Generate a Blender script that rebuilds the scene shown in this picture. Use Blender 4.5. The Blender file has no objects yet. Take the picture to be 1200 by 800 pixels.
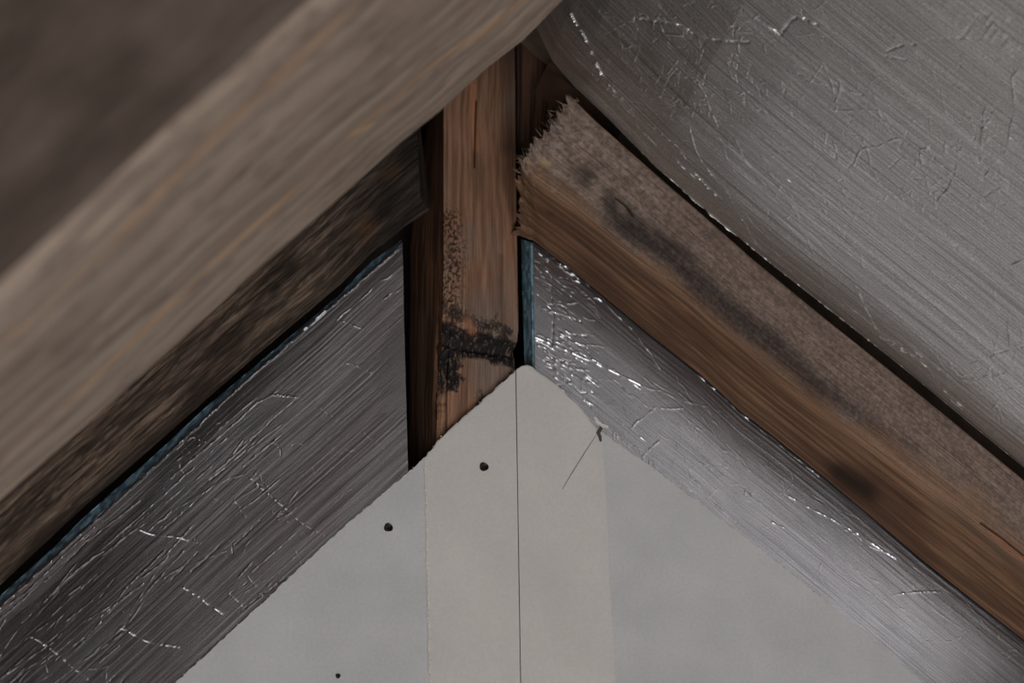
import bpy, bmesh, math, random
import numpy as np
from mathutils import Vector

sc = bpy.context.scene
random.seed(4)

# ------------------------------------------------------------------ camera
LENS, W, H = 85.0, 1200, 800
FPX = LENS / 36.0 * W
YAW, PITCH, ROLL = math.radians(15), math.radians(28), math.radians(1.0)
APEX = np.array([0.0, 0.0, 2.6])          # top of the plasterboard
DIST = 2.5
fw = np.array([math.sin(YAW) * math.cos(PITCH), math.cos(YAW) * math.cos(PITCH), math.sin(PITCH)])
rt = np.cross(fw, [0, 0, 1.0]); rt /= np.linalg.norm(rt)
up = np.cross(rt, fw)
R_ = rt * math.cos(ROLL) - up * math.sin(ROLL)
U_ = up * math.cos(ROLL) + rt * math.sin(ROLL)

def ray(px, py):
    return fw + R_ * ((px - 600) / FPX) - U_ * ((py - 400) / FPX)
CAM = APEX - ray(610, 428) * DIST
cd = bpy.data.cameras.new('camera'); cam = bpy.data.objects.new('camera', cd)
sc.collection.objects.link(cam); sc.camera = cam
from mathutils import Matrix
cam.matrix_world = Matrix(((R_[0], U_[0], -fw[0], CAM[0]), (R_[1], U_[1], -fw[1], CAM[1]),
                           (R_[2], U_[2], -fw[2], CAM[2]), (0, 0, 0, 1)))
cd.lens = LENS; cd.sensor_width = 36; cd.clip_start = 0.05
cd.dof.use_dof = True; cd.dof.focus_distance = 2.38; cd.dof.aperture_fstop = 5.0

# ------------------------------------------------------------------ world, lights, exposure
world = bpy.data.worlds.new('world'); sc.world = world; world.use_nodes = True
bg = world.node_tree.nodes['Background']
bg.inputs[0].default_value = (0.80, 0.86, 1.0, 1); bg.inputs[1].default_value = 0.30

def area(name, loc, target, sx, sy, power, colour):
    l = bpy.data.lights.new(name, 'AREA'); l.shape = 'RECTANGLE'; l.size = sx; l.size_y = sy
    l.energy = power; l.color = colour
    o = bpy.data.objects.new(name, l); sc.collection.objects.link(o)
    o.location = loc
    o.rotation_euler = (Vector(target) - Vector(loc)).to_track_quat('-Z', 'Y').to_euler()
    return o
area('low_area_light', (-0.45, -2.7, 0.25), (0, 0, 2.5), 2.1, 1.3, 87, (1.0, 0.985, 0.97))  # unseen area light, added low behind the camera to light the gable from below
area('weak_fill_light', (1.1, -3.6, 1.5), (.3, 0, 2.4), 0.8, 0.8, 5, (0.90, 0.94, 1.0))  # unseen weak fill, added to brighten the right of the roof foil

sc.view_settings.view_transform = 'Standard'; sc.view_settings.look = 'None'
sc.view_settings.exposure = 0.0; sc.view_settings.gamma = 1.0
sc.view_settings.use_curve_mapping = False

# ------------------------------------------------------------------ helpers
def at(px, py, Y):
    r = ray(px, py); return CAM + r * ((Y - CAM[1]) / r[1])
def line(pts, Y):
    return np.array([at(x, y, Y) for x, y in pts])

def hsh(ix, iy, seed):
    n = (ix.astype(np.int64) * 374761393 + iy.astype(np.int64) * 668265263 + seed * 974711) & 0x7fffffff
    n = ((n ^ (n >> 13)) * 1274126177) & 0x7fffffff
    return ((n ^ (n >> 16)) & 0xffff) / 65535.0
def vnoise(x, y, seed=0):
    ix, iy = np.floor(x), np.floor(y); fx, fy = x - ix, y - iy
    fx = fx * fx * (3 - 2 * fx); fy = fy * fy * (3 - 2 * fy)
    a, b = hsh(ix, iy, seed), hsh(ix + 1, iy, seed)
    c, d = hsh(ix, iy + 1, seed), hsh(ix + 1, iy + 1, seed)
    return (a * (1 - fx) + b * fx) * (1 - fy) + (c * (1 - fx) + d * fx) * fy
def fbm(x, y, seed=0, o=4):
    s, amp, t = 0, 1.0, 0
    for k in range(o):
        s = s + amp * vnoise(x * 2 ** k, y * 2 ** k, seed + k * 17); t += amp; amp *= .5
    return s / t
def sm(x, a, b):
    t = np.clip((x - a) / (b - a), 0, 1); return t * t * (3 - 2 * t)
def lin(c):
    c = np.clip(np.asarray(c, float) / 255.0, 0, 1)
    return np.where(c <= .04045, c / 12.92, ((c + .055) / 1.055) ** 2.4)
def mixc(a, b, m):
    m = np.asarray(m)[..., None]; return a * (1 - m) + np.asarray(b, float) * m

def resample(P, ts):
    P = np.asarray(P, float)
    d = np.r_[0, np.cumsum(np.linalg.norm(np.diff(P, axis=0), axis=1))]; d /= d[-1]
    return np.stack([np.interp(ts, d, P[:, k]) for k in range(3)], 1)

class F: dull = False

def seg_dist(P, A, B):
    ab = B - A; t = np.clip(((P - A) @ ab) / (ab @ ab), 0, 1)
    q = P - (A + t[:, None] * ab)
    return np.sqrt((q * q).sum(1)), t

def make_obj(name, verts, faces, mat, parent=None, smooth=True, attrs=None, sharp=35):
    me = bpy.data.meshes.new(name)
    me.from_pydata([tuple(v) for v in verts] if not isinstance(verts, np.ndarray) else verts.tolist(), [], faces)
    me.validate(clean_customdata=False)
    for an, (kind, data) in (attrs or {}).items():
        at_ = me.attributes.new(an, kind, 'POINT')
        at_.data.foreach_set('color' if kind == 'FLOAT_COLOR' else 'vector', np.asarray(data, np.float32).ravel())
    if mat: me.materials.append(mat)
    me.update()
    if smooth:
        me.polygons.foreach_set('use_smooth', [True] * len(me.polygons))
        me.set_sharp_from_angle(angle=math.radians(sharp))
    o = bpy.data.objects.new(name, me); sc.collection.objects.link(o)
    if parent: o.parent = parent
    return o

def place(o, origin):
    """move the object's origin to a point on it without moving the geometry"""
    origin = Vector(origin); o.data.transform(Matrix.Translation(-origin)); o.location = origin

def loft(name, edges, ts, nf, mat, parent=None, fn=None, sharp=35):
    """closed prism through a ring of long 3-D edges; face k lies between edge k and edge k+1.
    fn(f) returns (height, sRGB colour) per vertex; f has the surface coordinates."""
    ts = np.asarray(ts); E = [resample(e, ts) for e in edges]; n = len(E)
    L = len(ts); cols = []; fid = []; tt = []
    for k in range(n):
        for j in range(nf[k]):
            t = j / nf[k]; cols.append(E[k] * (1 - t) + E[(k + 1) % n] * t); fid.append(k); tt.append(t)
    G = np.stack(cols, 1); M = G.shape[1]
    fid = np.array(fid); tt = np.array(tt)
    cen = G.mean(1, keepdims=True)
    dA = np.gradient(G, axis=0); dB = np.roll(G, -1, 1) - np.roll(G, 1, 1)
    N = np.cross(dA, dB); N /= np.linalg.norm(N, axis=2, keepdims=True) + 1e-12
    if (N * (G - cen)).sum() < 0: N = -N
    peri = np.r_[0, np.cumsum(np.linalg.norm(np.diff(G[L // 3], axis=0), axis=1))]
    ulen = np.r_[0, np.cumsum(np.linalg.norm(np.diff(E[0], axis=0), axis=1))]
    f = F(); f.P = G.reshape(-1, 3)
    f.face = np.tile(fid, L); f.t = np.tile(tt, L)
    f.v = np.tile(peri, L); f.u = np.repeat(ulen, M); f.s = np.repeat(ts, M)
    def plane_pt(px, py, k):
        a, b, c = E[k][0], E[k][min(L - 1, int(L * .9))], E[(k + 1) % n][L // 2]
        nn = np.cross(b - a, c - a); r = ray(px, py)
        return CAM + r * (((a - CAM) @ nn) / (r @ nn))
    f.pt = plane_pt
    def near(k, pts):
        Q = [plane_pt(x, y, k) for x, y in pts]
        best = None
        for a, b in zip(Q[:-1], Q[1:]):
            d, _ = seg_dist(f.P, a, b); best = d if best is None else np.minimum(best, d)
        return best
    f.near = near
    h = np.zeros(len(f.P)); col = np.full((len(f.P), 3), 120.0); f.shift = np.zeros(len(f.P))
    if fn: h, col = fn(f)
    T = dA / (np.linalg.norm(dA, axis=2, keepdims=True) + 1e-12)
    P = f.P + N.reshape(-1, 3) * h[:, None] + T.reshape(-1, 3) * f.shift[:, None]
    idx = np.arange(L * M).reshape(L, M)
    a = idx[:-1]; b = idx[1:]; a2 = np.roll(a, -1, 1); b2 = np.roll(b, -1, 1)
    Q = np.stack([a, b, b2, a2], -1).reshape(-1, 4)
    # outward winding
    p = P[Q[0]]; c0 = cen[0, 0]
    mid = len(Q) // 2; p = P[Q[mid]]
    nrm = np.cross(p[1] - p[0], p[2] - p[0]); row = mid // M
    if nrm @ (p.mean(0) - cen[row, 0]) < 0: Q = Q[:, ::-1]; fl = True
    else: fl = False
    faces = Q.tolist()
    c1, c2 = idx[0].tolist(), idx[-1][::-1].tolist()
    if fl: c1, c2 = c1[::-1], c2[::-1]
    faces += [c1, c2]
    rgba = np.c_[lin(col), np.ones(len(P))]
    return make_obj(name, P, faces, mat, parent, True,
                    {'col': ('FLOAT_COLOR', rgba), 'grain': ('FLOAT_VECTOR', np.c_[f.u, f.v, f.face * .37])}, sharp)

def prism(name, front, back, mat, parent=None, col=None):
    """solid between a front outline and the matching back outline"""
    n = len(front); V = np.vstack([front, back])
    faces = [list(range(n)), list(range(2 * n - 1, n - 1, -1))]
    for i in range(n):
        j = (i + 1) % n; faces.append([j, i, n + i, n + j])
    o = make_obj(name, V, faces, mat, parent, False)
    bm = bmesh.new(); bm.from_mesh(o.data); bmesh.ops.recalc_face_normals(bm, faces=bm.faces); bm.to_mesh(o.data); bm.free()
    return o

def box(name, lo, hi, mat, parent=None):
    x0, y0, z0 = lo; x1, y1, z1 = hi
    f = np.array([[x0, y0, z0], [x1, y0, z0], [x1, y0, z1], [x0, y0, z1]], float)
    b = f.copy(); b[:, 1] = y1
    return prism(name, f, b, mat, parent)

def thing(name, label, cat, loc, group=None):
    o = bpy.data.objects.new(name, None); sc.collection.objects.link(o); o.location = loc
    o.empty_display_size = .05
    o['label'] = label; o['category'] = cat
    if group: o['group'] = group
    return o
def tag(o, label, cat, group=None):
    o['label'] = label; o['category'] = cat
    if group: o['group'] = group
def adopt(root):
    bpy.context.view_layer.update()
    for c in list(root.children): c.matrix_parent_inverse = root.matrix_world.inverted()

# ------------------------------------------------------------------ materials
def new_mat(name):
    m = bpy.data.materials.new(name); m.use_nodes = True
    nt = m.node_tree; return m, nt, nt.nodes['Principled BSDF']
def node(nt, t, **kw):
    n = nt.nodes.new(t)
    for k, v in kw.items(): setattr(n, k, v)
    return n
def rgb(c): return tuple(lin(c)) + (1.0,)

def attr_wood(name, sx=14, sy=420, bump=.0006, contrast=.45, rough=.75, spec=.25, fine=900):
    m, nt, b = new_mat(name); L = nt.links.new
    g = node(nt, 'ShaderNodeAttribute', attribute_name='grain')
    c = node(nt, 'ShaderNodeAttribute', attribute_name='col')
    mp = node(nt, 'ShaderNodeMapping'); mp.inputs['Scale'].default_value = (sx, sy, 1)
    L(g.outputs['Vector'], mp.inputs[0])
    n1 = node(nt, 'ShaderNodeTexNoise'); n1.inputs['Scale'].default_value = 1; n1.inputs['Detail'].default_value = 5
    n1.inputs['Roughness'].default_value = .62
    L(mp.outputs[0], n1.inputs['Vector'])
    n2 = node(nt, 'ShaderNodeTexNoise'); n2.inputs['Scale'].default_value = fine; n2.inputs['Detail'].default_value = 2
    L(g.outputs['Vector'], n2.inputs['Vector'])
    r = node(nt, 'ShaderNodeMapRange'); r.inputs['From Min'].default_value = .3; r.inputs['From Max'].default_value = .7
    r.inputs['To Min'].default_value = 1 - contrast; r.inputs['To Max'].default_value = 1 + contrast * .8
    L(n1.outputs[0], r.inputs[0])
    r2 = node(nt, 'ShaderNodeMapRange'); r2.inputs['From Min'].default_value = .3; r2.inputs['From Max'].default_value = .7
    r2.inputs['To Min'].default_value = .8; r2.inputs['To Max'].default_value = 1.2
    L(n2.outputs[0], r2.inputs[0])
    mu = node(nt, 'ShaderNodeMath', operation='MULTIPLY'); L(r.outputs[0], mu.inputs[0]); L(r2.outputs[0], mu.inputs[1])
    vm = node(nt, 'ShaderNodeVectorMath', operation='SCALE'); L(c.outputs['Color'], vm.inputs[0]); L(mu.outputs[0], vm.inputs['Scale'])
    L(vm.outputs[0], b.inputs['Base Color'])
    ad = node(nt, 'ShaderNodeMath', operation='ADD'); L(n1.outputs[0], ad.inputs[0])
    m3 = node(nt, 'ShaderNodeMath', operation='MULTIPLY'); m3.inputs[1].default_value = .4
    L(n2.outputs[0], m3.inputs[0]); L(m3.outputs[0], ad.inputs[1])
    bp = node(nt, 'ShaderNodeBump'); bp.inputs['Strength'].default_value = 1; bp.inputs['Distance'].default_value = bump
    L(ad.outputs[0], bp.inputs['Height']); L(bp.outputs[0], b.inputs['Normal'])
    b.inputs['Roughness'].default_value = rough; b.inputs['Specular IOR Level'].default_value = spec
    return m

def foil_mat(name, base, rough, line_scale=(8, 480), line_h=.00010, bump=.00008, grain=(700, 900), line_shade=.3):
    m, nt, b = new_mat(name); L = nt.links.new
    g = node(nt, 'ShaderNodeAttribute', attribute_name='grain')
    c = node(nt, 'ShaderNodeAttribute', attribute_name='col')
    def nz(scale, det, rgh=.5):
        mp = node(nt, 'ShaderNodeMapping'); mp.inputs['Scale'].default_value = (scale[0], scale[1], 1)
        L(g.outputs['Vector'], mp.inputs[0])
        n = node(nt, 'ShaderNodeTexNoise'); n.inputs['Scale'].default_value = 1; n.inputs['Detail'].default_value = det
        n.inputs['Roughness'].default_value = rgh
        L(mp.outputs[0], n.inputs['Vector']); return n
    n1 = nz(grain, 2); n2 = nz(line_scale, 3, .6); n3 = nz((30, 30), 3)
    b1 = node(nt, 'ShaderNodeBump'); b1.inputs['Distance'].default_value = line_h
    L(n2.outputs[0], b1.inputs['Height'])
    b2 = node(nt, 'ShaderNodeBump'); b2.inputs['Distance'].default_value = bump
    L(n1.outputs[0], b2.inputs['Height']); L(b1.outputs[0], b2.inputs['Normal']); L(b2.outputs[0], b.inputs['Normal'])
    rr = node(nt, 'ShaderNodeMapRange'); rr.inputs['To Min'].default_value = rough - .08; rr.inputs['To Max'].default_value = rough + .08
    L(n3.outputs[0], rr.inputs[0]); L(rr.outputs[0], b.inputs['Roughness'])
    mx = node(nt, 'ShaderNodeVectorMath', operation='MULTIPLY'); mx.inputs[1].default_value = base
    L(c.outputs['Color'], mx.inputs[0])
    # shading of the embossed lines and the weave, painted into the foil colour
    def mr(src, lo, hi, a, b_):
        r = node(nt, 'ShaderNodeMapRange'); r.inputs['From Min'].default_value = lo; r.inputs['From Max'].default_value = hi
        r.inputs['To Min'].default_value = a; r.inputs['To Max'].default_value = b_; L(src, r.inputs[0]); return r.outputs[0]
    n4 = nz((line_scale[0] * .6, line_scale[1] * .45), 2)
    f1_ = mr(n2.outputs[0], .38, .60, 1 - line_shade, 1 + line_shade * .45); f2_ = mr(n1.outputs[0], .35, .65, .78, 1.2)
    f3_ = mr(n4.outputs[0], .30, .40, 1 - line_shade, 1.0)
    m1 = node(nt, 'ShaderNodeMath', operation='MULTIPLY'); L(f1_, m1.inputs[0]); L(f2_, m1.inputs[1])
    m2 = node(nt, 'ShaderNodeMath', operation='MULTIPLY'); L(m1.outputs[0], m2.inputs[0]); L(f3_, m2.inputs[1])
    sc2 = node(nt, 'ShaderNodeVectorMath', operation='SCALE'); L(mx.outputs[0], sc2.inputs[0]); L(m2.outputs[0], sc2.inputs['Scale'])
    mn = node(nt, 'ShaderNodeVectorMath', operation='MINIMUM'); mn.inputs[1].default_value = (.97, .97, .97)
    L(sc2.outputs[0], mn.inputs[0]); L(mn.outputs[0], b.inputs['Base Color'])
    b.inputs['Metallic'].default_value = 1
    return m

def plain(name, c, rough=.8, scale=60, amt=.15, bump=.0003, metal=0, scale2=6, amt2=.08):
    m, nt, b = new_mat(name); L = nt.links.new
    tc = node(nt, 'ShaderNodeNewGeometry')
    n1 = node(nt, 'ShaderNodeTexNoise'); n1.inputs['Scale'].default_value = scale; n1.inputs['Detail'].default_value = 4
    n2 = node(nt, 'ShaderNodeTexNoise'); n2.inputs['Scale'].default_value = scale2; n2.inputs['Detail'].default_value = 4
    L(tc.outputs['Position'], n1.inputs['Vector']); L(tc.outputs['Position'], n2.inputs['Vector'])
    o = None
    for n, a in ((n1, amt), (n2, amt2)):
        r = node(nt, 'ShaderNodeMapRange'); r.inputs['From Min'].default_value = .3; r.inputs['From Max'].default_value = .7
        r.inputs['To Min'].default_value = 1 - a; r.inputs['To Max'].default_value = 1 + a
        L(n.outputs[0], r.inputs[0])
        if o is None: o = r
        else:
            mu = node(nt, 'ShaderNodeMath', operation='MULTIPLY'); L(o.outputs[0], mu.inputs[0]); L(r.outputs[0], mu.inputs[1]); o = mu
    vm = node(nt, 'ShaderNodeVectorMath', operation='SCALE'); vm.inputs[0].default_value = tuple(lin(c))
    L(o.outputs[0], vm.inputs['Scale']); L(vm.outputs[0], b.inputs['Base Color'])
    bp = node(nt, 'ShaderNodeBump'); bp.inputs['Distance'].default_value = bump
    L(n1.outputs[0], bp.inputs['Height']); L(bp.outputs[0], b.inputs['Normal'])
    b.inputs['Roughness'].default_value = rough; b.inputs['Metallic'].default_value = metal
    return m

M_WOOD = attr_wood('weathered_wood', sy=800, contrast=.5, bump=.0005)
M_ROUGHWOOD = attr_wood('rough_sawn_wood', sx=30, sy=260, bump=.0014, contrast=.6, rough=.85)
M_BEAM = attr_wood('planed_beam_wood', sx=14, sy=420, bump=.0005, contrast=.3, rough=.7)
M_FOIL = foil_mat('aluminium_foil', (.92, .92, .98), .40, (7, 760), .00010, .00012)
M_FOIL_SHADED = foil_mat('shaded_aluminium_foil', (.78, .76, .79), .32, (6, 760), .00009, .00008)  # same foil as M_FOIL, darkened to carry the shade on the left board
M_ROOF_FOIL = foil_mat('roof_aluminium_foil', (.94, .925, .92), .47, (4, 420), .0007, .0003, (600, 800), .24)
M_BLUE = plain('blue_foam', (74, 108, 128), .9, 180, .45, .002)
M_BOARD = plain('grey_plasterboard_paper', (180, 180, 180), .9, 300, .05, .00012, scale2=14, amt2=.07)
M_CREAM = plain('cream_joint_paper', (191, 187, 183), .9, 300, .04, .00012, scale2=12, amt2=.05)
M_GYPSUM = plain('torn_paper_edge', (205, 198, 190), .95, 500, .2, .0008)
M_STEEL = plain('dark_screw_steel', (40, 36, 34), .45, 300, .3, .0002, metal=.7)
M_DARK = plain('near_black_backing', (34, 27, 22), .9, 90, .5, .002)
M_FLOOR = plain('chipboard_floor', (120, 98, 74), .8, 150, .25, .0004)
M_PENCIL = plain('pencil_grey', (110, 104, 98), .8)

# ------------------------------------------------------------------ setting
fl = box('floor', (-2.6, -4.6, -0.05), (2.8, .16, 0.0), M_FLOOR); fl['kind'] = 'structure'
bk = box('wall_rear', (-2.4, .17, 0.0), (2.6, .25, 3.6), M_DARK); bk['kind'] = 'structure'  # backing wall, coloured near-black to keep the gaps at the peak dark

M_BOARDING = plain('brown_roof_boarding', (92, 78, 66), .85, 40, .3, .001)
M_PLASTER = plain('far_wall_plaster', (150, 146, 140), .9, 60, .05, .0002)
for nm, lo, hi in (('wall_left', (-2.12, -4.6, 0), (-2.02, .16, 1.0)), ('wall_right', (2.25, -4.6, 0), (2.35, .16, 1.0)),
                   ('wall_back', (-2.4, -4.7, 0), (2.6, -4.6, 3.6))):
    w = box(nm, lo, hi, M_PLASTER); w['kind'] = 'structure'

def jag(pts, amp, step=5, seed=0):
    """photograph outline with a small hand-cut wobble"""
    r = random.Random(seed); out = []
    for (x0, y0), (x1, y1) in zip(pts[:-1], pts[1:]):
        L = math.hypot(x1 - x0, y1 - y0); n = max(1, int(L / step)); nx, ny = -(y1 - y0) / L, (x1 - x0) / L
        for k in range(n):
            t = k / n; a = r.uniform(-amp, amp) if (k or out) else 0
            out.append((x0 + (x1 - x0) * t + nx * a, y0 + (y1 - y0) * t + ny * a))
    out.append(pts[-1]); return out

# plasterboard gable: two boards butted on the post, each with a band of pale paper along the joint
wall = bpy.data.objects.new('wall_gable', None); sc.collection.objects.link(wall)
wall.location = (0, 0, 0); wall['kind'] = 'structure'; wall['label'] = 'grey plasterboard gable wall with pale joint bands'
SL = [(-40, 1026), (205, 800), (300, 713), (400, 620), (470, 560), (497, 537), (515, 514), (560, 474), (603.8, 434)]
SR = [(604.9, 433), (611, 428), (618, 427), (650, 449), (675, 472), (693, 494), (703, 505), (760, 544), (820, 589), (900, 650), (1000, 730), (1082, 800), (1240, 933)]
JL = [(603.8, 434), (606.5, 600), (609.6, 800)]
JR = [(604.9, 433), (607.5, 600), (610.7, 800)]
def down(p, z=0.0):
    q = p.copy(); q[2] = z; return q
def board(name, top_px, joint_px, amp, seed):
    top = line(jag(top_px, amp, 5, seed), 0.0)
    joint = line(joint_px, 0.0)
    return top, joint
tl = line(jag(SL, .9, 4, 1), 0.0); jl = line(JL, 0.0)
pts = list(tl) + list(jl[1:]) + [np.array([jl[-1][0], 0, 0.0]), np.array([tl[0][0], 0, 0.0])]
pts = np.array(pts)
prism('plasterboard', pts, pts + [0, .0125, 0], M_BOARD, wall)
tr = line(jag(SR, .9, 4, 2), 0.0); jr = line(JR, 0.0)
pts = list(tr) + [np.array([tr[-1][0], 0, 0.0]), np.array([jr[-1][0], 0, 0.0])] + list(jr[::-1][:-1])
pts = np.array(pts)
prism('plasterboard', pts, pts + [0, .0125, 0], M_BOARD, wall)
# pale paper bands, 1 mm proud
b1 = jag([(498, 538), (499, 600), (500, 660), (501, 720), (503, 800), (504, 860)], 1.3, 3, 5)
b1t = jag([(498, 538), (515, 515.5), (560, 475.5), (603.8, 435.5)], .4, 5, 7)
q = b1t + [(606.5, 600), (609.6, 800), (610.5, 860)] + b1[::-1][:-1]
q = line(q, -0.0011); prism('joint_band', q, q + [0, .0011, 0], M_CREAM, wall)
b2 = jag([(705, 510), (709, 560), (712, 620), (714, 680), (718, 740), (721, 800), (724, 860)], .6, 4, 6)
q = [(605, 434.5), (611, 429.5), (618, 428.5), (650, 450.5), (675, 473.5), (692, 495)] + b2 + [(611.6, 860), (610.7, 800), (607.5, 600)]
q = line(q, -0.0011); prism('joint_band', q, q + [0, .0011, 0], M_CREAM, wall)
# furry torn edge of the left band
rnd = random.Random(8); V = []; FC = []
for k in range(260):
    y = 540 + k * 1.2 + rnd.uniform(-.6, .6); x = 498.5 + (y - 540) * .021
    w = rnd.uniform(.5, 2.4); hh = rnd.uniform(.5, 1.8)
    a = at(x - w, y + rnd.uniform(-2, 2), -.0006); b = at(x + 1.5, y - hh, -.0019); c = at(x + 1.5, y + hh, -.0017); d = at(x + .5, y, -.0002)
    n = len(V); V += [a, b, c, d]; FC += [[n, n + 1, n + 2], [n, n + 2, n + 3], [n, n + 3, n + 1], [n + 1, n + 3, n + 2]]
o = make_obj('torn_paper_edge', np.array(V), FC, M_GYPSUM, wall, False); o['kind'] = 'stuff'
# crumbs of gypsum on the cut slope
V = []; FC = []
for top, n_ in ((SL, 230), (SR[3:], 170)):
    P3 = resample(line(top, 0.0), np.sort(np.random.RandomState(3).rand(n_)))
    for p in P3:
        r = rnd.uniform(.0004, .0013); c = p + np.array([rnd.uniform(-.001, .001), rnd.uniform(0, .006), rnd.uniform(-.0012, .0004)])
        n = len(V); V += [c + r * np.array(v) for v in ((1, 0, 0), (-1, 0, .2), (0, 1, 0), (0, -1, 0), (.1, 0, 1), (0, 0, -1))]
        FC += [[n + a for a in t] for t in ((0, 2, 4), (2, 1, 4), (1, 3, 4), (3, 0, 4), (2, 0, 5), (1, 2, 5), (3, 1, 5), (0, 3, 5))]
o = make_obj('gypsum_crumb', np.array(V), FC, M_GYPSUM, wall, False); o['kind'] = 'stuff'
# screws sunk into the board
def screw(px, py, yy, r):
    c = at(px, py, yy); V = []; FC = []
    rings = [(1.12, .0004), (1.05, -.0008), (.95, -.0010), (.85, -.0006), (.45, -.0003), (.32, .0002), (0.02, .0003)]
    n = 20
    for rr, dy in rings:
        for k in range(n):
            a = 2 * math.pi * k / n; wob = 1 + .08 * math.sin(3 * a + px) * (rr > 1)
            m = rr * r * wob * (1 if rr > .5 or k % 5 else .6)
            V.append(c + np.array([m * math.cos(a), dy - .0006, m * math.sin(a)]))
    for i in range(len(rings) - 1):
        for k in range(n):
            FC.append([i * n + k, i * n + (k + 1) % n, (i + 1) * n + (k + 1) % n, (i + 1) * n + k])
    o = make_obj('screw', np.array(V), FC, M_STEEL, wall, True)
    o['label'] = 'black drywall screw head'
screw(567, 547, -.0011, .0042); screw(455, 618, 0, .0040); screw(396, 792, 0, .0021)
# ragged tear at the top of the right band, and the pencil line running from it
def ribbon(name, pts, w, Y, mat, th=.0004):
    P = [at(x, y, Y) for x, y in pts]; n = len(P); fr = []
    wl = [w * (.4 + .6 * math.sin(math.pi * (i + .3) / (n - .4))) if n > 2 else w for i in range(n)]
    L, R = [], []
    for i in range(n):
        d = P[min(i + 1, n - 1)] - P[max(i - 1, 0)]; d /= np.linalg.norm(d); s = np.array([-d[2], 0, d[0]])
        L.append(P[i] + s * wl[i]); R.append(P[i] - s * wl[i])
    q = np.array(L + R[::-1]); return prism(name, q, q + [0, th, 0], mat, wall)
ribbon('paper_tear', [(706, 495), (704, 502), (701, 507), (703, 511), (704, 517)], .0022, -.0016, plain('tear_shadow_grey', (70, 62, 56)))
ribbon('paper_tear', [(697, 488), (700, 494), (707, 499), (713, 500)], .0022, -.003, M_GYPSUM)
ribbon('pencil_line', [(699, 509), (684, 532), (669, 556), (659, 573)], .0005, -.0013, M_PENCIL, .0002)
adopt(wall)

# ------------------------------------------------------------------ timbers
def dense(a, n, b=None):
    t = np.linspace(0, a, n)
    return np.r_[t, np.linspace(a, 1, b)[1:]] if b else t

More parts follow.
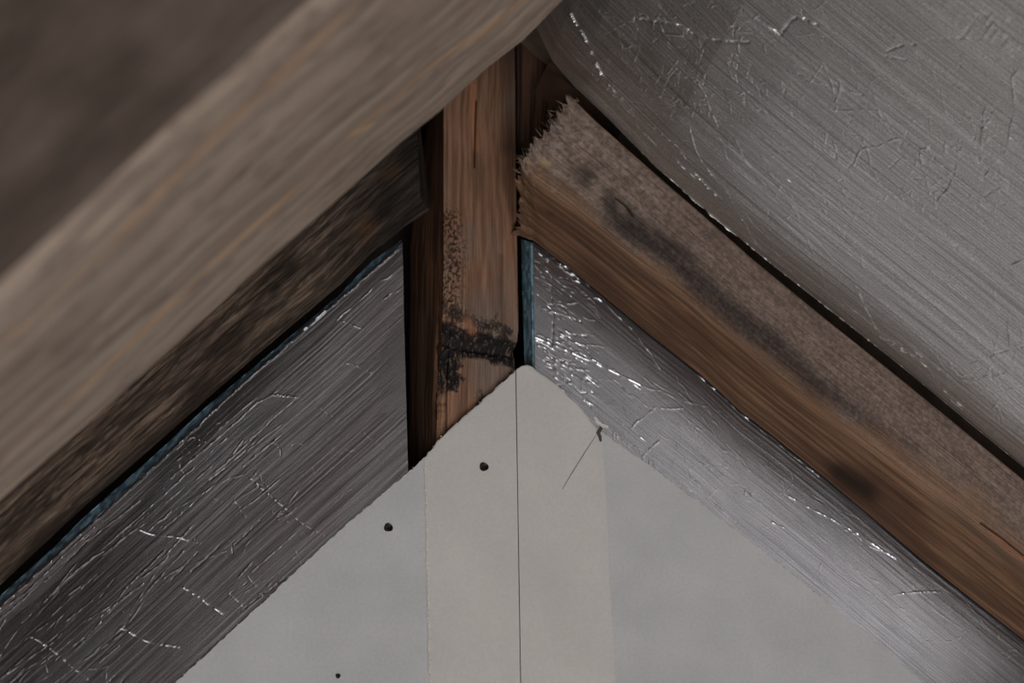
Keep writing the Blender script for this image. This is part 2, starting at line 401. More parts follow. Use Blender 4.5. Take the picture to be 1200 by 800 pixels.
# --- post
A = line([(532, 20), (524, 100), (520, 130), (520, 310), (518, 370), (515, 420), (512, 470), (512, 540), (514, 700)], .014)
B = line([(603, 20), (603, 60), (604, 170), (606, 300), (607.5, 385), (606, 400), (601, 412), (603, 425), (604, 700)], .014)
A = np.vstack([A, down(A[-1])]); B = np.vstack([B, down(B[-1])])
D = line([(514, 20), (505, 130), (490, 200), (481, 290), (480, 400), (480, 540), (482, 700)], .105)
D = np.vstack([D, down(D[-1])])
Cc = B + [0, .091, 0]
def post_fn(f):
    n1 = fbm(f.u * 14, f.v * 300, 1); n2 = fbm(f.u * 60, f.v * 60, 5); big = fbm(f.u * 9, f.v * 18, 9)
    col = mixc(np.full((len(f.u), 3), (142, 106, 84.)), (116, 85, 67), sm(n1, .35, .65))
    col = mixc(col, (118, 104, 96), .75 * sm(big, .45, .7))
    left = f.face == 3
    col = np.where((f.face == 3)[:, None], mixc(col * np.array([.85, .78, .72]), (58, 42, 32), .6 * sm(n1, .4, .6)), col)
    # resin-stained stripe and long check
    d = f.near(0, [(554, 100), (556, 150), (557, 175)]); col = mixc(col, (190, 120, 80), .5 * np.exp(-(d / .004) ** 2))
    dc = f.near(0, [(558, 118), (557, 150), (556, 196)]); h = -.0022 * np.exp(-(dc / .0007) ** 2)
    col = mixc(col, (20, 14, 10), .9 * np.exp(-(dc / .0007) ** 2))
    dc = f.near(0, [(587, 300), (588, 360), (589, 392)]); col = mixc(col, (60, 44, 34), .35 * np.exp(-(dc / .003) ** 2))
    # worm-eaten left arris
    dw = f.near(0, [(527, 255), (533, 290), (530, 320), (526, 350)])
    pits = sm(fbm(f.u * 420, f.v * 560, 31, 3), .5, .6) * np.exp(-(dw / .012) ** 2)
    col = mixc(col, (42, 28, 20), .85 * pits); h = h - .0015 * pits
    # charred crust and notch at the foot
    zone = np.minimum(f.near(0, [(512, 392), (540, 400), (570, 407), (598, 412)]), f.near(0, [(517, 415), (524, 440)]))
    rag = fbm(f.u * 70, f.v * 70, 12); fine = fbm(f.u * 330, f.v * 520, 14, 4)
    ch = sm(.016 * (.2 + 1.0 * rag + .7 * fine) - zone, -.002, .0025)
    z2 = f.near(0, [(518, 355), (545, 372), (566, 380), (590, 392)])
    ch2 = sm(fine * .6 + rag * .6 - z2 * 22, .38, .55)
    foot = f.near(0, [(515, 520), (540, 500), (580, 455), (600, 440)])
    ch3 = sm(rag + .3 * fine - foot * 30, .45, .7)
    m = np.clip(np.maximum(np.maximum(ch, .75 * ch2), .7 * ch3), 0, 1)
    m = m * (f.face == 0)
    dk = mixc(np.full((len(f.u), 3), (24, 19, 17.)), (92, 82, 74), sm(fine, .55, .75))
    col = mixc(col, 0, 0); col = col * (1 - m[:, None]) + dk * m[:, None]
    bare = np.exp(-(f.near(0, [(548, 375), (553, 388)]) / .006) ** 2) * (f.face == 0)
    col = mixc(col, (165, 112, 84), .8 * bare)
    h = h + m * (.004 * (fine - .5)) + .0006 * (n1 - .5)
    # crevice under the crust
    dn = f.near(0, [(505, 394), (530, 404), (562, 409), (600, 414)])
    h = h - .006 * np.exp(-(dn / .0045) ** 2) * (.5 + rag) * (f.face == 0)
    # wavy broken left arris
    edge = ((f.face == 0) & (f.t < .12)) | ((f.face == 3) & (f.t > .85))
    low = sm(f.u, .33, .45)
    h = h - edge * low * .006 * fbm(f.u * 90, f.u * 0 + 3, 41)
    # pale fibre low down; the beam's shadow at the top put into the colour
    fib = f.near(0, [(517, 430), (523, 445), (520, 470), (518, 505)]); col = mixc(col, (150, 118, 88), .7 * np.exp(-(fib / .0012) ** 2))
    shadow_fade = sm(f.u, .02, .10); 
    col = col * (.72 + .28 * shadow_fade)[:, None]
    rr = np.exp(-(f.near(0, [(598, 60), (598, 140), (596, 170)]) / .012) ** 2); col = mixc(col, (62, 48, 40), .5 * rr * (f.face == 0))  # shadow down the top right edge, painted in
    return h, col
ts = dense(.235, 520, 3)
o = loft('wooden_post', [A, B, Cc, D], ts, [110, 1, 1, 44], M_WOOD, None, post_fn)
place(o, (A[-1] + Cc[-1]) / 2)
tag(o, 'upright orange-brown wooden post with a charred notch, at the peak of the gable', 'post')

# --- right rafter
E1 = line([(608, 278), (626, 284), (660, 310), (700, 342), (760, 392), (820, 439), (868, 483), (905, 511), (967, 561), (1083, 659), (1200, 751), (1300, 830)], 0.009); E1 = E1 + [0, 0, .0012]
E2 = line([(609, 186), (613, 197), (622, 208), (670, 242), (742, 300), (804, 348), (908, 437), (992, 500), (1100, 580), (1200, 658), (1300, 736)], -.075)
E3 = line([(666, 110), (697, 141), (760, 197), (820, 249), (880, 302), (960, 368), (1040, 432), (1120, 497), (1200, 563), (1300, 646)], -.075)
E4 = E3 + [0, .086, .012]
def rr_fn(f):
    n1 = fbm(f.u * 8, f.v * 260, 3); n2 = fbm(f.u * 55, f.v * 70, 6); big = fbm(f.u * 6, f.v * 20, 8); fi = fbm(f.u * 350, f.v * 350, 4, 3)
    org = mixc(np.full((len(f.u), 3), (126, 95, 72.)), (90, 66, 50), sm(n1, .35, .65))
    org = mixc(org, (74, 50, 36), .55 * sm(big, .5, .7))
    gry = mixc(np.full((len(f.u), 3), (130, 112, 102.)), (106, 90, 82), sm(fi * .7 + n2 * .3, .35, .65))
    gry = mixc(gry, (158, 142, 128), .35 * sm(fbm(f.u * 300, f.v * 400, 77), .58, .72))
    edge = f.t + .55 * (fbm(f.u * 18, f.v * 10, 15) - .5) + .25 * (n2 - .5)
    far = sm(f.s, .45, .95)
    g0 = np.where(f.face == 1, 1.0, 0.0)
    spill = (f.face == 1) * (1 - sm(edge, .04, .16 + .55 * far))
    col = org * (1 - g0[:, None]) + gry * g0[:, None]
    col = mixc(col, (122, 92, 70), .75 * spill)
    under = (f.face == 0) * sm(edge, .72, .95) * .5; col = mixc(col, (112, 92, 78), under * (.4 + .6 * far))
    # long soot streak
    d = f.near(1, [(735, 262), (790, 305), (850, 362), (910, 408), (955, 450), (1010, 488), (1070, 530)])
    w = .016 * (.6 + .9 * fbm(f.u * 10, f.v * 10, 51))
    mk = np.exp(-(d / w) ** 2) * (.45 + .6 * fi) * (f.face == 1) * (1 - .75 * sm(f.s, .45, .68))
    col = mixc(col, (44, 37, 35), np.clip(1.0 * mk, 0, .95))
    d = f.near(1, [(690, 208), (735, 262), (800, 300)]); col = mixc(col, (50, 42, 38), .7 * np.exp(-(d / .012) ** 2) * (f.face == 1) * sm(n2, .3, .6))
    # paler upper end near the break
    d = f.near(1, [(640, 175), (700, 165), (760, 225)]); w_ = np.exp(-(d / .03) ** 2) * (f.face == 1)
    col = mixc(col, (158, 146, 134), .6 * w_ * sm(fbm(f.u * 220, f.v * 260, 19), .45, .65))
    # knots
    for k, (px, py), r in ((0, (985, 556), .024), (0, (642, 252), .006)):
        d = f.near(k, [(px, py), (px + (28 if r > .01 else 3), py + (18 if r > .01 else 2))])
        col = mixc(col, (40, 26, 19), .9 * np.exp(-(d / (r * .65)) ** 2))
    crk = f.near(1, [(1150, 612), (1172, 628), (1200, 650)]); cm = np.exp(-(crk / .0009) ** 2)
    col = mixc(col, (28, 18, 14), cm * .95); h = -.002 * cm
    crk = f.near(1, [(1160, 622), (1176, 634), (1200, 654)]); col = mixc(col, (170, 95, 60), .7 * np.exp(-(crk / .0009) ** 2))
    crk = f.near(1, [(722, 232), (733, 240), (742, 252)]); cm = np.exp(-(crk / .0012) ** 2); col = mixc(col, (22, 17, 15), cm); h = h - .003 * cm
    # ragged broken end
    pv = f.v * (f.face < 2)
    f.shift = np.exp(-f.u / .02) * (.022 * (fbm(pv * 55, f.v * 0, 64, 4) - .5) + .012 * (vnoise(pv * 420, f.v * 0, 65) - .5)) * (f.face < 2)
    e = np.exp(-(f.u / .018)); h = h + e * .010 * (fbm(f.u * 120, f.v * 150, 61) - .55) * (f.face < 2)
    col = mixc(col, (156, 128, 98), .6 * np.exp(-(f.near(1, [(618, 186), (640, 192)]) / .009) ** 2) * sm(fbm(f.u * 80, f.v * 500, 5), .4, .6))
    h = h + .0012 * (n2 - .5) * (f.face == 1) + .0009 * (n1 - .5)
    # waney, rounded arris
    ar = np.where(f.face == 0, 1 - f.t, f.t); h = h - .004 * np.exp(-(ar / .05) ** 2) * (f.face < 2) * (1 + fbm(f.u * 20, f.u * 0, 5))
    soft = np.exp(-(f.near(0, [(608, 245), (640, 262)]) / .02) ** 2); col = mixc(col, (92, 66, 48), .3 * soft)
    return h, col
o = loft('rafter', [E1, E2, E3, E4], np.linspace(0, 1, 560), [60, 86, 1, 1], M_WOOD, None, rr_fn)
place(o, E1[-1])
tag(o, 'weathered brown and grey rafter with a splintered upper end, sloping down to the right', 'rafter')
rafter_r = o
# splinters at its broken end
V = []; FC = []
rs = random.Random(12)
for k in range(150):
    t = rs.random(); base = np.array(E2[0]) * (1 - t) + np.array(E3[0]) * t
    base = base + np.array([rs.uniform(0, .014), rs.uniform(0, .02), rs.uniform(-.012, 0)])
    d = np.array([-1 + rs.uniform(-.4, .8), rs.uniform(-.5, .4), .75 + rs.uniform(-.8, .5)]); d /= np.linalg.norm(d)
    ln = rs.uniform(.004, .015); w = rs.uniform(.0004, .0012); s = np.cross(d, [0, 1, 0]); s /= np.linalg.norm(s); q = np.cross(d, s)
    n = len(V); V += [base + s * w, base - s * w, base + q * w, base + d * ln + q * w * .4]
    FC += [[n, n + 1, n + 3], [n + 1, n + 2, n + 3], [n + 2, n, n + 3], [n, n + 2, n + 1]]
c = np.array([[150, 130, 108, 1.0]] * len(V)); c[:, :3] = [tuple(np.array((132, 114, 96)) * rs.uniform(.5, 1.15)) for _ in V]
c[:, :3] = lin(c[:, :3])
sp = make_obj('splintered_end', np.array(V), FC, M_WOOD, rafter_r, False,
              {'col': ('FLOAT_COLOR', c), 'grain': ('FLOAT_VECTOR', np.array(V))})
sp['kind'] = 'stuff'; sp['label'] = 'pale splinters of torn wood'
adopt(rafter_r)

# --- left rafter
G1 = line([(500, 258), (468, 279), (430, 309), (396, 344), (308, 418), (172, 538), (97, 603), (0, 694), (-160, 838)], .012); G1 = G1 + [0, -.016, .0022]
G2 = line([(492, 230), (455, 262), (420, 294), (380, 334), (296, 402), (158, 520), (82, 588), (-15, 676), (-175, 820)], -.050)
G3 = line([(486, 90), (440, 120), (300, 240), (150, 372), (0, 500), (-175, 650)], -.050)
G4 = G3 + [0, .05, .01]
def lr_fn(f):
    n1 = fbm(f.u * 14, f.v * 200, 23); n2 = fbm(f.u * 60, f.v * 320, 26); big = fbm(f.u * 9, f.v * 14, 28)
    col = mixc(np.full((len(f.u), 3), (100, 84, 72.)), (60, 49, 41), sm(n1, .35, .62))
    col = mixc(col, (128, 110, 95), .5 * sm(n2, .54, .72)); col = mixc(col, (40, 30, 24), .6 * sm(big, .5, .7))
    for p, r in (((455, 205), .009), ((425, 272), .011), ((320, 345), .006), ((53, 592), .003), ((337, 322), .008)):
        d = f.near(1, [p, (p[0] + 5, p[1] - 8)]); col = mixc(col, (128, 88, 56) if r > .0085 else (26, 20, 16), .55 * np.exp(-(d / r) ** 2))
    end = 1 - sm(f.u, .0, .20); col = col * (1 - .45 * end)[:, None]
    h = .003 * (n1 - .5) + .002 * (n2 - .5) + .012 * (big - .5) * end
    return h, col
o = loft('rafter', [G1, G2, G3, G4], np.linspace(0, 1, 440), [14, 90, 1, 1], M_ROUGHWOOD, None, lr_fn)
place(o, G1[-1])
tag(o, 'dark rough-sawn rafter in shade behind the pale foreground beam, above the blue foam edge', 'rafter')

# --- foreground beam
H2 = line([(-190, 763), (0, 584), (100, 497), (210, 400), (300, 317), (372, 255), (469, 167), (519, 127), (569, 80), (612, 47), (657, 2), (740, -78)], -.48)
H1 = line([(-190, 505), (0, 340), (100, 250), (210, 145), (375, 0), (470, -84)], -1.02)
H0 = line([(-420, 200), (-250, 60), (-100, -70), (150, -285), (230, -354)], -1.04)
H3 = H0 + [-.06, .40, .10]
def nb_fn(f):
    n1 = fbm(f.u * 5, f.v * 90, 33); n2 = fbm(f.u * 30, f.v * 60, 36); big = fbm(f.u * 5, f.v * 10, 38)
    wav = fbm(f.u * 7, f.v * 30, 44)
    col = mixc(np.full((len(f.u), 3), (168, 150, 135.)), (142, 125, 112), sm(n1, .35, .65))
    col = mixc(col, (100, 86, 77), .4 * sm(n2, .5, .75))
    def strip(pts, c, w, a, k=0):
        d = f.near(k, pts); return mixc(col, c, a * np.exp(-(d / w) ** 2) * (.5 + .5 * sm(fbm(f.u * 14, f.v * 30, 45), .42, .62)))
    # honey-coloured grain streaks, and one painted highlight
    col = strip([(0, 540), (90, 462), (165, 392), (250, 312), (330, 240), (425, 150), (500, 85), (640, -20)], (196, 152, 110), .0055, .95)
    col = strip([(415, 160), (437, 150)], (216, 180, 128), .004, .8)
    col = strip([(310, 268), (325, 256)], (222, 184, 130), .004, .8)
    col = strip([(0, 395), (120, 290), (240, 175), (350, 75), (420, 10)], (196, 150, 110), .008, .7)
    col = strip([(105, 270), (150, 232)], (225, 205, 180), .006, .8)  # highlight by the near arris, put into the colour
    col = strip([(0, 345), (210, 150), (370, 5)], (150, 136, 122), .006, .6)
    col = mixc(col, (112, 92, 78), .8 * (f.face == 0) * 0)
    d = f.near(0, [(286, 204), (287, 204.5)]); kn = np.exp(-(d / .0042) ** 2); ring = np.exp(-((d - .006) / .0018) ** 2)
    col = mixc(col, (48, 38, 33), .85 * kn); col = mixc(col, (78, 64, 54), .5 * ring)
    for p, r in (((406, 107), .0018), ((377, 10), .004), ((400, 300), .0015)):
        d = f.near(0, [p, (p[0] + 1, p[1])]); col = mixc(col, (52, 42, 36), .7 * np.exp(-(d / r) ** 2))
    d = f.near(0, [(338, 104), (360, 88), (375, 78)]); col = mixc(col, (66, 54, 47), .6 * np.exp(-(d / .0012) ** 2))
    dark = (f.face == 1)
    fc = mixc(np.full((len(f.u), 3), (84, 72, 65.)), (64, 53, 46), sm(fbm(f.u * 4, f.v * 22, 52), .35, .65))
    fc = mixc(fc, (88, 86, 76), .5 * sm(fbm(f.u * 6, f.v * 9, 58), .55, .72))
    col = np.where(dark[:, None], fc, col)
    h = .0016 * (n1 - .5) + .003 * (big - .5)
    ar = np.where(f.face == 0, 1 - f.t, np.where(f.face == 1, f.t, 1.0)); h = h - .006 * np.exp(-(ar / .03) ** 2)
    return h, col
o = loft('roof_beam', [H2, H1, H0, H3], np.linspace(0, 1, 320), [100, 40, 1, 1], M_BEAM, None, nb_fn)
place(o, H2[0])
tag(o, 'large pale brown foreground beam, out of focus, crossing the upper left corner', 'beam')

# --- dark ridge timber behind the post
def dk_fn(f):
    n1 = fbm(f.u * 10, f.v * 260, 63)
    col = mixc(np.full((len(f.u), 3), (84, 60, 46.)), (40, 29, 23), sm(n1, .35, .62))
    return .0015 * (n1 - .5), col
a = line([(606, -60), (606, 40), (606, 164)], .03); b = line([(664, -60), (660, 40), (652, 164)], .03)
o = loft('ridge_timber', [a, b, b + [0, .07, 0], a + [0, .07, 0]], np.linspace(0, 1, 160), [50, 1, 1, 1], M_WOOD, None, dk_fn)
place(o, a[-1]); tag(o, 'dark brown upright timber end tucked behind the post, under the ridge', 'timber')
a = line([(640, 78), (690, 118), (730, 150)], -.02); b = line([(655, 60), (700, 98), (740, 132)], -.02)
o = loft('wooden_batten', [a, b, b + [0, .05, 0], a + [0, .05, 0]], np.linspace(0, 1, 80), [20, 1, 1, 1], M_WOOD, None, dk_fn)
place(o, a[-1]); tag(o, 'small dark brown batten between the splintered rafter end and the large foil sheet', 'batten')

# ------------------------------------------------------------------ foil
def wob(pts, r, step=9, amp=1.1):
    out = [pts[0]]
    for (x0, y0), (x1, y1) in zip(pts[:-1], pts[1:]):
        L = math.hypot(x1 - x0, y1 - y0); n = max(1, int(L / step))
        for k in range(1, n + 1):
            t = k / n; out.append((x0 + (x1 - x0) * t + r.gauss(0, amp) * (k < n), y0 + (y1 - y0) * t + r.gauss(0, amp) * (k < n)))
    return out
def press(f, P, mask, hh, w, h, sc_, seedx):
    """fold one crease (3-D polyline P) into the height h and the painted-glint mask sc_"""
    P = np.array(P); lo = P.min(0) - .008; hi = P.max(0) + .008
    sel = np.where(((f.P >= lo) & (f.P <= hi)).all(1) & mask)[0]
    if not len(sel): return
    Q = f.P[sel]; best = None
    for a_, b_ in zip(P[:-1], P[1:]):
        if np.allclose(a_, b_): continue
        d, _t = seg_dist(Q, a_, b_); best = d if best is None else np.minimum(best, d)
    if best is None: return
    dash = .15 + .95 * sm(vnoise(f.u[sel] * 210 + seedx, f.v[sel] * 210, 9), .38, .66)
    taper = 1.0
    g = dash * np.exp(-(best / w) ** 2)
    h[sel] += hh * g; sc_[sel] = np.maximum(sc_[sel], np.clip(abs(hh) / .0007, 0, 1) * g)  # mask later whitens the fold as a painted glint
def creases(f, k, lst, h, sc_):
    r = random.Random(77); mask = f.face == k; am = lambda p: .35 if math.hypot(p[-1][0] - p[0][0], p[-1][1] - p[0][1]) > 120 else 1.0
    for pts, hh, w in lst:
        press(f, [f.pt(x, y, k) for x, y in wob(pts, r, 9, am(pts))], mask, (1.0 if k == 0 and f.dull else .6) * hh, w * .62, h, sc_, pts[0][0])
    return h
def scatter(f, k, box_, n, ang, spread, ln, hh, w, seed, h, sc_):
    r = random.Random(seed); mask = f.face == k
    for _ in range(n):
        x, y = r.uniform(box_[0], box_[2]), r.uniform(box_[1], box_[3])
        a = math.radians(r.gauss(ang, spread)); l = r.uniform(.4, 1) * ln; pts = [(x, y)]
        for q in range(3):
            a2 = a + r.gauss(0, .25 if ln < 50 else .05); x += l / 3 * math.cos(a2); y += l / 3 * math.sin(a2); pts.append((x, y))
        press(f, [f.pt(px, py, k) for px, py in pts], mask, .45 * hh * r.uniform(.3, 1) * (1 if r.random() < .75 else -1), w * .6, h, sc_, x)
    return h

def panel(name, label, top, bottom, Yf, depth, foam_top, ts, nrow, fn, mat):
    """foil-faced foam board: a foil skin 1.5 mm thick on a blue foam core"""
    root = thing(name, label, 'insulation', tuple(bottom[-1]))
    sk = .0015
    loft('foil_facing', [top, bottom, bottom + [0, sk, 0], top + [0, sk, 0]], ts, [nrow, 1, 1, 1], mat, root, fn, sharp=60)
    def foam_fn(f):
        r = fbm(f.u * 150, f.v * 150, 71)
        return .0022 * (r - .5), mixc(np.full((len(f.u), 3), (108, 134, 150.)), (66, 86, 98), sm(r, .35, .65))
    t0 = top + [0, sk + .0012, 0]; b0 = bottom + [0, sk + .007, 0]
    core = loft('foam_core', [t0, b0, b0 + [0, depth, 0], foam_top], np.linspace(0, 1, 420), [2, 1, 1, 10], M_BLUEA, root, foam_fn)
    core['label'] = 'rough cut blue foam edge'
    adopt(root); return root
M_BLUEA = attr_wood('blue_foam_core', sx=300, sy=300, bump=.001, contrast=.35, rough=.9)

# left panel
LT = [(471.5, 284), (440, 312), (375, 371), (280, 451), (185, 540), (95, 622), (0, 707), (-60, 761)]
top = line(LT, -.004); bot = line([(481, 640), (440, 678), (375, 736), (280, 822), (185, 908), (95, 990), (0, 1076), (-60, 1130)], .0135)
# lower edge is tucked behind the board, the upper edge leans out a little
ftop = line([(470.5, 281), (431, 310), (397, 346), (309, 420), (241, 477), (173, 540), (98, 606), (61, 643), (1, 697), (-59, 751)], .008)
def left_fn(f):
    g = (f.face == 0); f.dull = True
    u = f.u; v = f.v
    wrp = v + .004 * fbm(u * 5, v * 5, 80)
    lines_ = fbm(u * 7, wrp * 330, 81, 2)
    h = .00022 * (lines_ - .5)
    h = h + .0045 * (fbm(u * 3.5, v * 7, 84, 2) - .62) * sm(f.t, 0, .10) + .00012 * (fbm(u * 45, v * 60, 85, 2) - .5)
    c = [([(466, 292), (380, 366), (280, 454), (170, 557), (0, 712)], .0016, .0012),
         ([(470, 312), (410, 362), (395, 375)], .0006, .0008),
         ([(330, 462), (318, 463), (300, 472), (280, 492), (200, 560)], .0009, .0009), ([(318, 463), (335, 464), (350, 466)], .0016, .0011),
         ([(400, 376), (425, 386)], .0008, .0009),
         ([(290, 558), (330, 592), (355, 614), (388, 632)], .0009, .0009),
         ([(150, 615), (172, 624), (200, 628), (235, 636)], .0009, .001),
         ([(172, 624), (200, 598)], .0007, .0009),
         ([(215, 688), (235, 700), (262, 720)], .0009, .001),
         ([(140, 735), (170, 750), (210, 758)], .0008, .001),
         ([(35, 745), (60, 760), (82, 780), (110, 800)], .0007, .0009),
         ([(90, 618), (60, 648), (30, 672), (0, 700)], .0008, .0008),
         ([(110, 618), (70, 655), (35, 690), (0, 716)], .0007, .0008),
         ([(280, 500), (180, 590), (90, 668), (20, 735)], .0006, .0008),
         ([(450, 350), (475, 335)], .0008, .0008), ([(405, 425), (435, 436)], .0006, .0008),
         ([(425, 505), (460, 535)], .0005, .0008), ([(240, 518), (225, 512), (205, 528)], .0007, .0008)]
    sc_ = np.zeros(len(u)); h = creases(f, 0, c, h, sc_)
    h = scatter(f, 0, (-20, 600, 150, 800), 60, 138, 8, 60, .0018, .0008, 5, h, sc_)
    h = scatter(f, 0, (60, 450, 360, 700), 60, 138, 7, 80, .0016, .0008, 6, h, sc_)
    h = scatter(f, 0, (0, 450, 470, 800), 80, 30, 45, 26, .0014, .0008, 7, h, sc_)
    h = h * g
    col = np.full((len(u), 3), 150.0); col = mixc(col, (124, 114, 110), .6 * sm(fbm(u * 4, v * 6, 88), .4, .7)); col = mixc(col, (255, 255, 255), sc_)  # low base tone holds the shade; crease glints go in as white
    return h, col
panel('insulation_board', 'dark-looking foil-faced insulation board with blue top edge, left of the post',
      top, bot, 0, .045, ftop, np.linspace(0, 1, 860), 330, left_fn, M_FOIL_SHADED)

# right panel
RT = [(624.5, 283), (660, 310), (700, 342), (760, 392), (820, 439), (868, 483), (905, 511), (967, 561), (1083, 659), (1200, 751), (1240, 783)]
top = line(RT, .0132); bot = line([(x + 3, y + 180) for x, y in RT], .0132)
root = thing('insulation_board', 'bright creased foil-faced insulation board below the right rafter', 'insulation', tuple(bot[-1]))
def right_fn(f):
    g = (f.face == 0); u = f.u; v = f.v
    lines_ = fbm(u * 6, (v + .006 * fbm(u * 4, v * 4, 95)) * 300, 91, 2)
    up_ = 1 - sm(v, .0, .06)
    h = .0003 * (lines_ - .5) * (.4 + 1.6 * up_)
    h = h + .0020 * (fbm(u * 5, v * 9, 94, 2) - .5) + .0003 * (fbm(u * 60, v * 60, 96, 2) - .5)
    c = [([(625, 395), (650, 405), (695, 424), (752, 452)], .0020, .0013), ([(630, 392), (660, 404), (720, 434), (750, 456)], .0014, .0010),
         ([(626, 398), (655, 413), (680, 437), (700, 452)], .0014, .0011),
         ([(752, 452), (800, 470), (850, 482)], .0006, .001), ([(700, 430), (760, 478), (800, 478)], .0008, .001),
         ([(767, 478), (740, 502)], .0013, .0010), ([(740, 502), (757, 517)], .0013, .0011), ([(773, 516), (754, 534)], .0015, .0011),
         ([(712, 502), (770, 548)], .0008, .0009),
         ([(915, 577), (940, 590), (975, 608), (1000, 622), (1050, 655)], .0012, .0010), ([(920, 578), (930, 566), (928, 553)], .0009, .0010),
         ([(1048, 697), (1072, 694), (1102, 693)], .0017, .0012), ([(990, 620), (1020, 640), (1055, 655)], .0009, .0009),
         ([(876, 572), (880, 582), (872, 584), (874, 573)], .0007, .0010), ([(850, 600), (853, 606)], .0016, .0014),
         ([(905, 612), (918, 618)], .0014, .0011), ([(1085, 752), (1110, 752), (1130, 745)], .0008, .001),
         ([(990, 655), (1010, 672), (1030, 682)], .0007, .0009), ([(700, 345), (740, 385), (750, 398), (775, 435)], .0010, .001),
         ([(640, 295), (662, 312), (690, 335)], .0012, .0011), ([(626, 310), (660, 335), (705, 352)], .0010, .001),
         ([(646, 320), (648, 380), (646, 420)], -.0014, .001), ([(820, 441), (870, 486), (960, 558)], .0009, .001)]
    sc_ = np.zeros(len(u)); h = creases(f, 0, c, h, sc_)
    h = scatter(f, 0, (622, 285, 690, 470), 170, 30, 10, 24, .0020, .0010, 11, h, sc_)
    h = scatter(f, 0, (640, 430, 860, 620), 90, 40, 16, 40, .0009, .0009, 12, h, sc_)
    h = scatter(f, 0, (700, 340, 1200, 760), 110, 40, 8, 110, .0007, .0009, 13, h, sc_)
    h = scatter(f, 0, (820, 500, 1200, 800), 90, 10, 60, 22, .0007, .0009, 14, h, sc_)
    return h * g, mixc(np.full((len(u), 3), 180.0), (255, 255, 255), sc_)  # white on the creases is painted glint
loft('foil_facing', [top, bot, bot + [0, .0015, 0], top + [0, .0015, 0]], np.linspace(0, 1, 1000), [210, 1, 1, 1], M_FOIL, root, right_fn, sharp=60)
def foam_fn(f):
    r = fbm(f.u * 120, f.v * 120, 71); r2 = fbm(f.u * 40, f.v * 500, 73)
    return .003 * (r - .5), mixc(mixc(np.full((len(f.u), 3), (150, 186, 204.)), (100, 132, 148), sm(r, .35, .65)), (86, 76, 60), .5 * sm(r2, .6, .75))
fa = line([(622.5, 284), (623.5, 360), (624.5, 440), (626, 500)], .0149)
fb = line([(611, 280), (612, 340), (614, 400), (615, 440), (616, 500)], .045)
fc = fb + [.25, 0, -.16]; fd = fa + [.25, .0, -.16]; fd[:, 1] = .0149
fd = fa + [.06, 0, -.075]; fc = fb + [.06, 0, -.085]
c = loft('foam_core', [fa, fb, fc, fd], np.linspace(0, 1, 160), [24, 1, 1, 1], M_BLUEA, root, foam_fn)
c['label'] = 'rough cut blue foam edge'
adopt(root)

# roof sheet on the right slope: rolls over at its lower edge
F1px = [(612, 0), (627, 30), (647, 71), (673, 101), (712, 138), (768, 195), (827, 246), (901, 307), (976, 366), (1056, 429), (1127, 488), (1198, 546), (1318, 648)]
f1 = line(F1px, -.085)
sl = f1[-1] - f1[3]; sl /= np.linalg.norm(sl)
nd = np.cross(sl, [0, 1, 0]); nd /= np.linalg.norm(nd)
if nd[2] > 0: nd = -nd                              # points down into the room
r_ = .035; ring = []
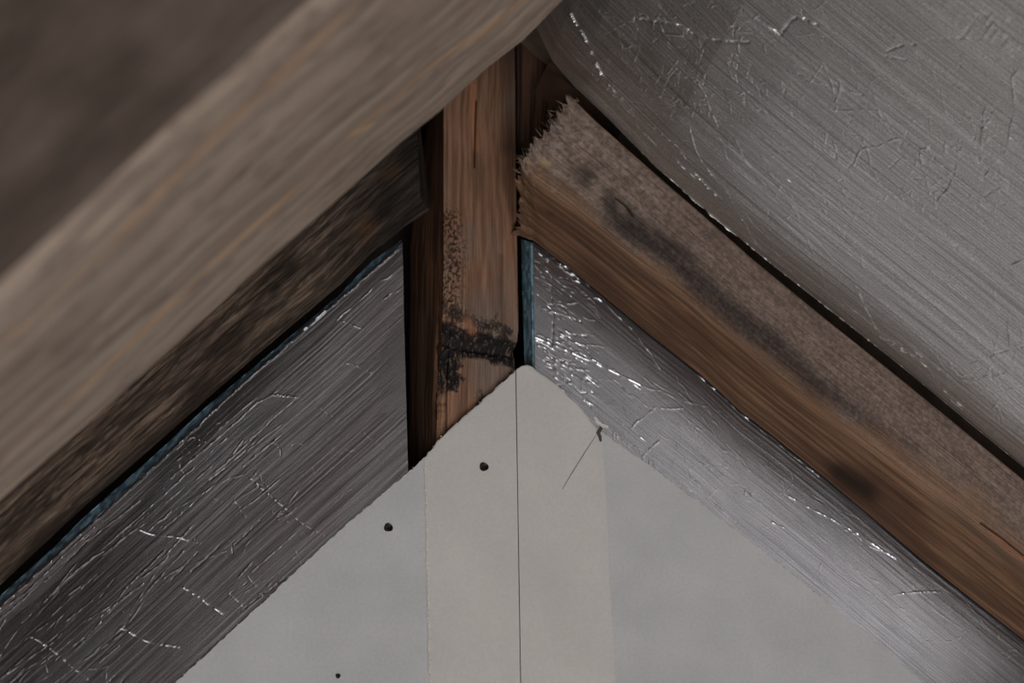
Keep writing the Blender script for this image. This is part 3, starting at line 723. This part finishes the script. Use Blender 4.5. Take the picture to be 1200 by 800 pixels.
# gentle sag between the far edge and the camera side
e_back = f1 - nd * .010
YR = list(.02 * (1 - np.cos(np.linspace(0, 1.57, 5)[1:]))) + list(np.linspace(.03, .46, 22)) + [.62, 1.6, 4.45]
rows = [f1 + np.array([0, -y, 0]) + nd * (.019 * (1 - math.exp(-y / .035)) - .012 * min(y, 1.2) ** 2) for y in YR]
top_b = rows[-1] - nd * .05; top_a = f1 - nd * .05
root = thing('roof_insulation_sheet', 'large wrinkled silver foil sheet lining the right roof slope', 'insulation', tuple(f1[-1]))
def roof_fn(f):
    g = (f.face < len(YR)); u = f.u; v = f.v
    h = np.zeros(len(u))
    wrp = v + .05 * (fbm(u * 2.2, v * 2.5, 104, 2) - .5) + .10 * u * 0
    l1 = fbm(u * 4, wrp * 210, 101, 2); l2 = fbm(u * 7, (wrp + .06 * u) * 110, 102, 2)
    h += .0003 * (l1 - .5) + .0013 * np.minimum(0, l2 - .40) * 2.5
    h += .004 * (fbm(u * 4, v * 6, 105, 2) - .5)
    def pc(pts):   # which strip of the sheet a photographed crease lies on
        return pts
    si = np.where(f.face < len(YR) - 2)[0][::3]; q_ = f.P[si] - CAM; dz = q_ @ fw
    sx_ = 600 + FPX * (q_ @ R_) / dz; sy_ = 400 - FPX * (q_ @ U_) / dz
    def on_sheet(px, py):            # where the sight line meets the curved sheet
        return f.P[si[np.argmin((sx_ - px) ** 2 + (sy_ - py) ** 2)]]
    def cr(pts, hh, w, h):
        press(f, [on_sheet(px, py) for px, py in (wob(pts, r0, 14, 1.4))], g, .9 * hh, w * .62, h, glint_mask, pts[0][0])
        return h
    r0 = random.Random(5); glint_mask = np.zeros(len(u))
    C = [([(668, 10), (684, 40), (700, 75), (706, 86)], .0026, .0020), ([(640, 30), (655, 50), (690, 80), (720, 112)], .0010, .0010),
         ([(706, 86), (730, 125), (760, 160), (800, 195), (840, 228)], .0013, .0013), ([(712, 92), (742, 130), (790, 170), (815, 205), (870, 258)], .0013, .0012),
         ([(812, 88), (832, 128), (838, 142)], .0012, .0013), ([(808, 150), (822, 190), (845, 215), (865, 250), (888, 290)], .0012, .0013),
         ([(940, 45), (965, 75), (985, 125), (997, 155)], .0008, .0012), ([(975, 160), (985, 200), (995, 225)], .0010, .0012),
         ([(1012, 165), (1022, 200), (1030, 215)], .0012, .0013), ([(1158, 25), (1172, 55), (1185, 90), (1190, 130), (1180, 180)], .0017, .0015),
         ([(1160, 118), (1152, 145), (1150, 175), (1151, 190)], .0018, .0014), ([(1170, 118), (1152, 150), (1165, 160)], .0012, .0013),
         ([(1080, 180), (1086, 210), (1092, 232)], .0016, .0014), ([(1125, 158), (1122, 190), (1112, 220), (1098, 235)], .0013, .0013),
         ([(978, 205), (985, 220), (992, 232)], .0014, .0013), ([(1010, 175), (1030, 172), (1060, 160)], .0009, .0012),
         ([(745, 22), (800, 32), (840, 48), (880, 50)], -.0022, .0022), ([(870, 10), (915, 40), (935, 18), (960, 30)], -.0020, .0020),
         ([(770, 22), (778, 40), (800, 42)], .0012, .0013), ([(1060, 70), (1030, 62), (1100, 45), (1180, 45)], -.0010, .0018),
         ([(1000, 330), (1018, 372), (1030, 395), (1080, 418)], .0014, .0014), ([(1030, 395), (1090, 430), (1140, 445), (1200, 430)], .0014, .0015),
         ([(1055, 408), (1085, 430), (1110, 462), (1140, 490)], .0012, .0012), ([(1180, 370), (1185, 405), (1205, 410)], .0016, .0014),
         ([(1135, 425), (1165, 415), (1200, 405)], -.0012, .0016), ([(1188, 310), (1200, 305)], .0016, .0014),
         ([(1152, 445), (1165, 425), (1172, 380), (1165, 340)], .0008, .0014)]
    for pts, hh, w in C: h = cr(pts, hh, w, h)
    r = random.Random(21)
    def sc_(box_, n, ang, spread, ln, hh, w, h, keep=None):
        for _ in range(n):
            x, y = r.uniform(box_[0], box_[2]), r.uniform(box_[1], box_[3])
            a = math.radians(r.gauss(ang, spread)); l = r.uniform(.4, 1) * ln; pts = [(x, y)]
            for q in range(2):
                a2 = a + r.gauss(0, .3); x += l / 2 * math.cos(a2); y += l / 2 * math.sin(a2); pts.append((x, y))
            h = cr(pts, hh * r.uniform(.3, 1) * (1 if r.random() < .65 else -1), w, h)
        return h
    h = sc_((1060, 130, 1190, 240), 110, 95, 45, 22, .0012, .0012, h)
    h = sc_((690, 5, 900, 130), 170, 60, 50, 26, .0008, .0012, h)
    h = sc_((900, 0, 1200, 300), 150, 60, 40, 34, .0007, .0011, h)
    h = sc_((700, 60, 1200, 500), 170, 42, 7, 120, .0009, .0011, h)
    h = sc_((960, 150, 1060, 260), 24, 75, 25, 30, .0009, .0012, h)
    h = sc_((1100, 380, 1200, 480), 24, 60, 50, 30, .0009, .0012, h)
    edge = ((f.face == 0) & (f.t == 0)) | (f.face >= len(YR) - 2)
    col = mixc(np.full((len(u), 3), 224.0), (255, 255, 255), .9 * glint_mask)  # glints along the folds, whitened in the colour
    return h * g * (~edge), col
loft('foil_facing', [f1] + rows + [top_b, top_a], np.linspace(0, 1, 1000), [3] * 4 + [16] * 22 + [24, 1, 1] + [1, 1, 1], M_ROOF_FOIL, root, roof_fn, sharp=70)
adopt(root)

# ------------------------------------------------------------------ roof boarding that closes the space above
def slab(name, pa, pb, y0, y1, th, mat):
    pa, pb = np.array(pa), np.array(pb); d = pb - pa; n = np.array([-d[2], 0, d[0]]); n /= np.linalg.norm(n)
    if n[2] < 0: n = -n
    f = np.array([pa, pb, pb + n * th, pa + n * th]); f[:, 1] = y0; b = f.copy(); b[:, 1] = y1
    o = prism(name, f, b, mat); o['kind'] = 'structure'; return o
n_ = -nd; p0 = f1[2] + n_ * .075; p1 = f1[-1] + n_ * .075
s_ = (p1 - p0) / np.linalg.norm(p1 - p0)
slab('ceiling', p0 - s_ * .12, p0 + s_ * 2.2, -4.6, .17, .03, M_BOARDING)
q0 = G3[0] + np.array([.06, 0, .10]); q1 = G3[-1]; t_ = (q1 - q0) / np.linalg.norm(q1 - q0)
ridge = p0 - s_ * .12
q0 = ridge; t_ = np.array([-math.cos(math.radians(43)), 0, -math.sin(math.radians(43))])
slab('ceiling', q0, q0 + t_ * 2.2, -4.6, .17, .03, M_BOARDING)
print('scene built', len(bpy.data.objects), sum(len(m.polygons) for m in bpy.data.meshes))
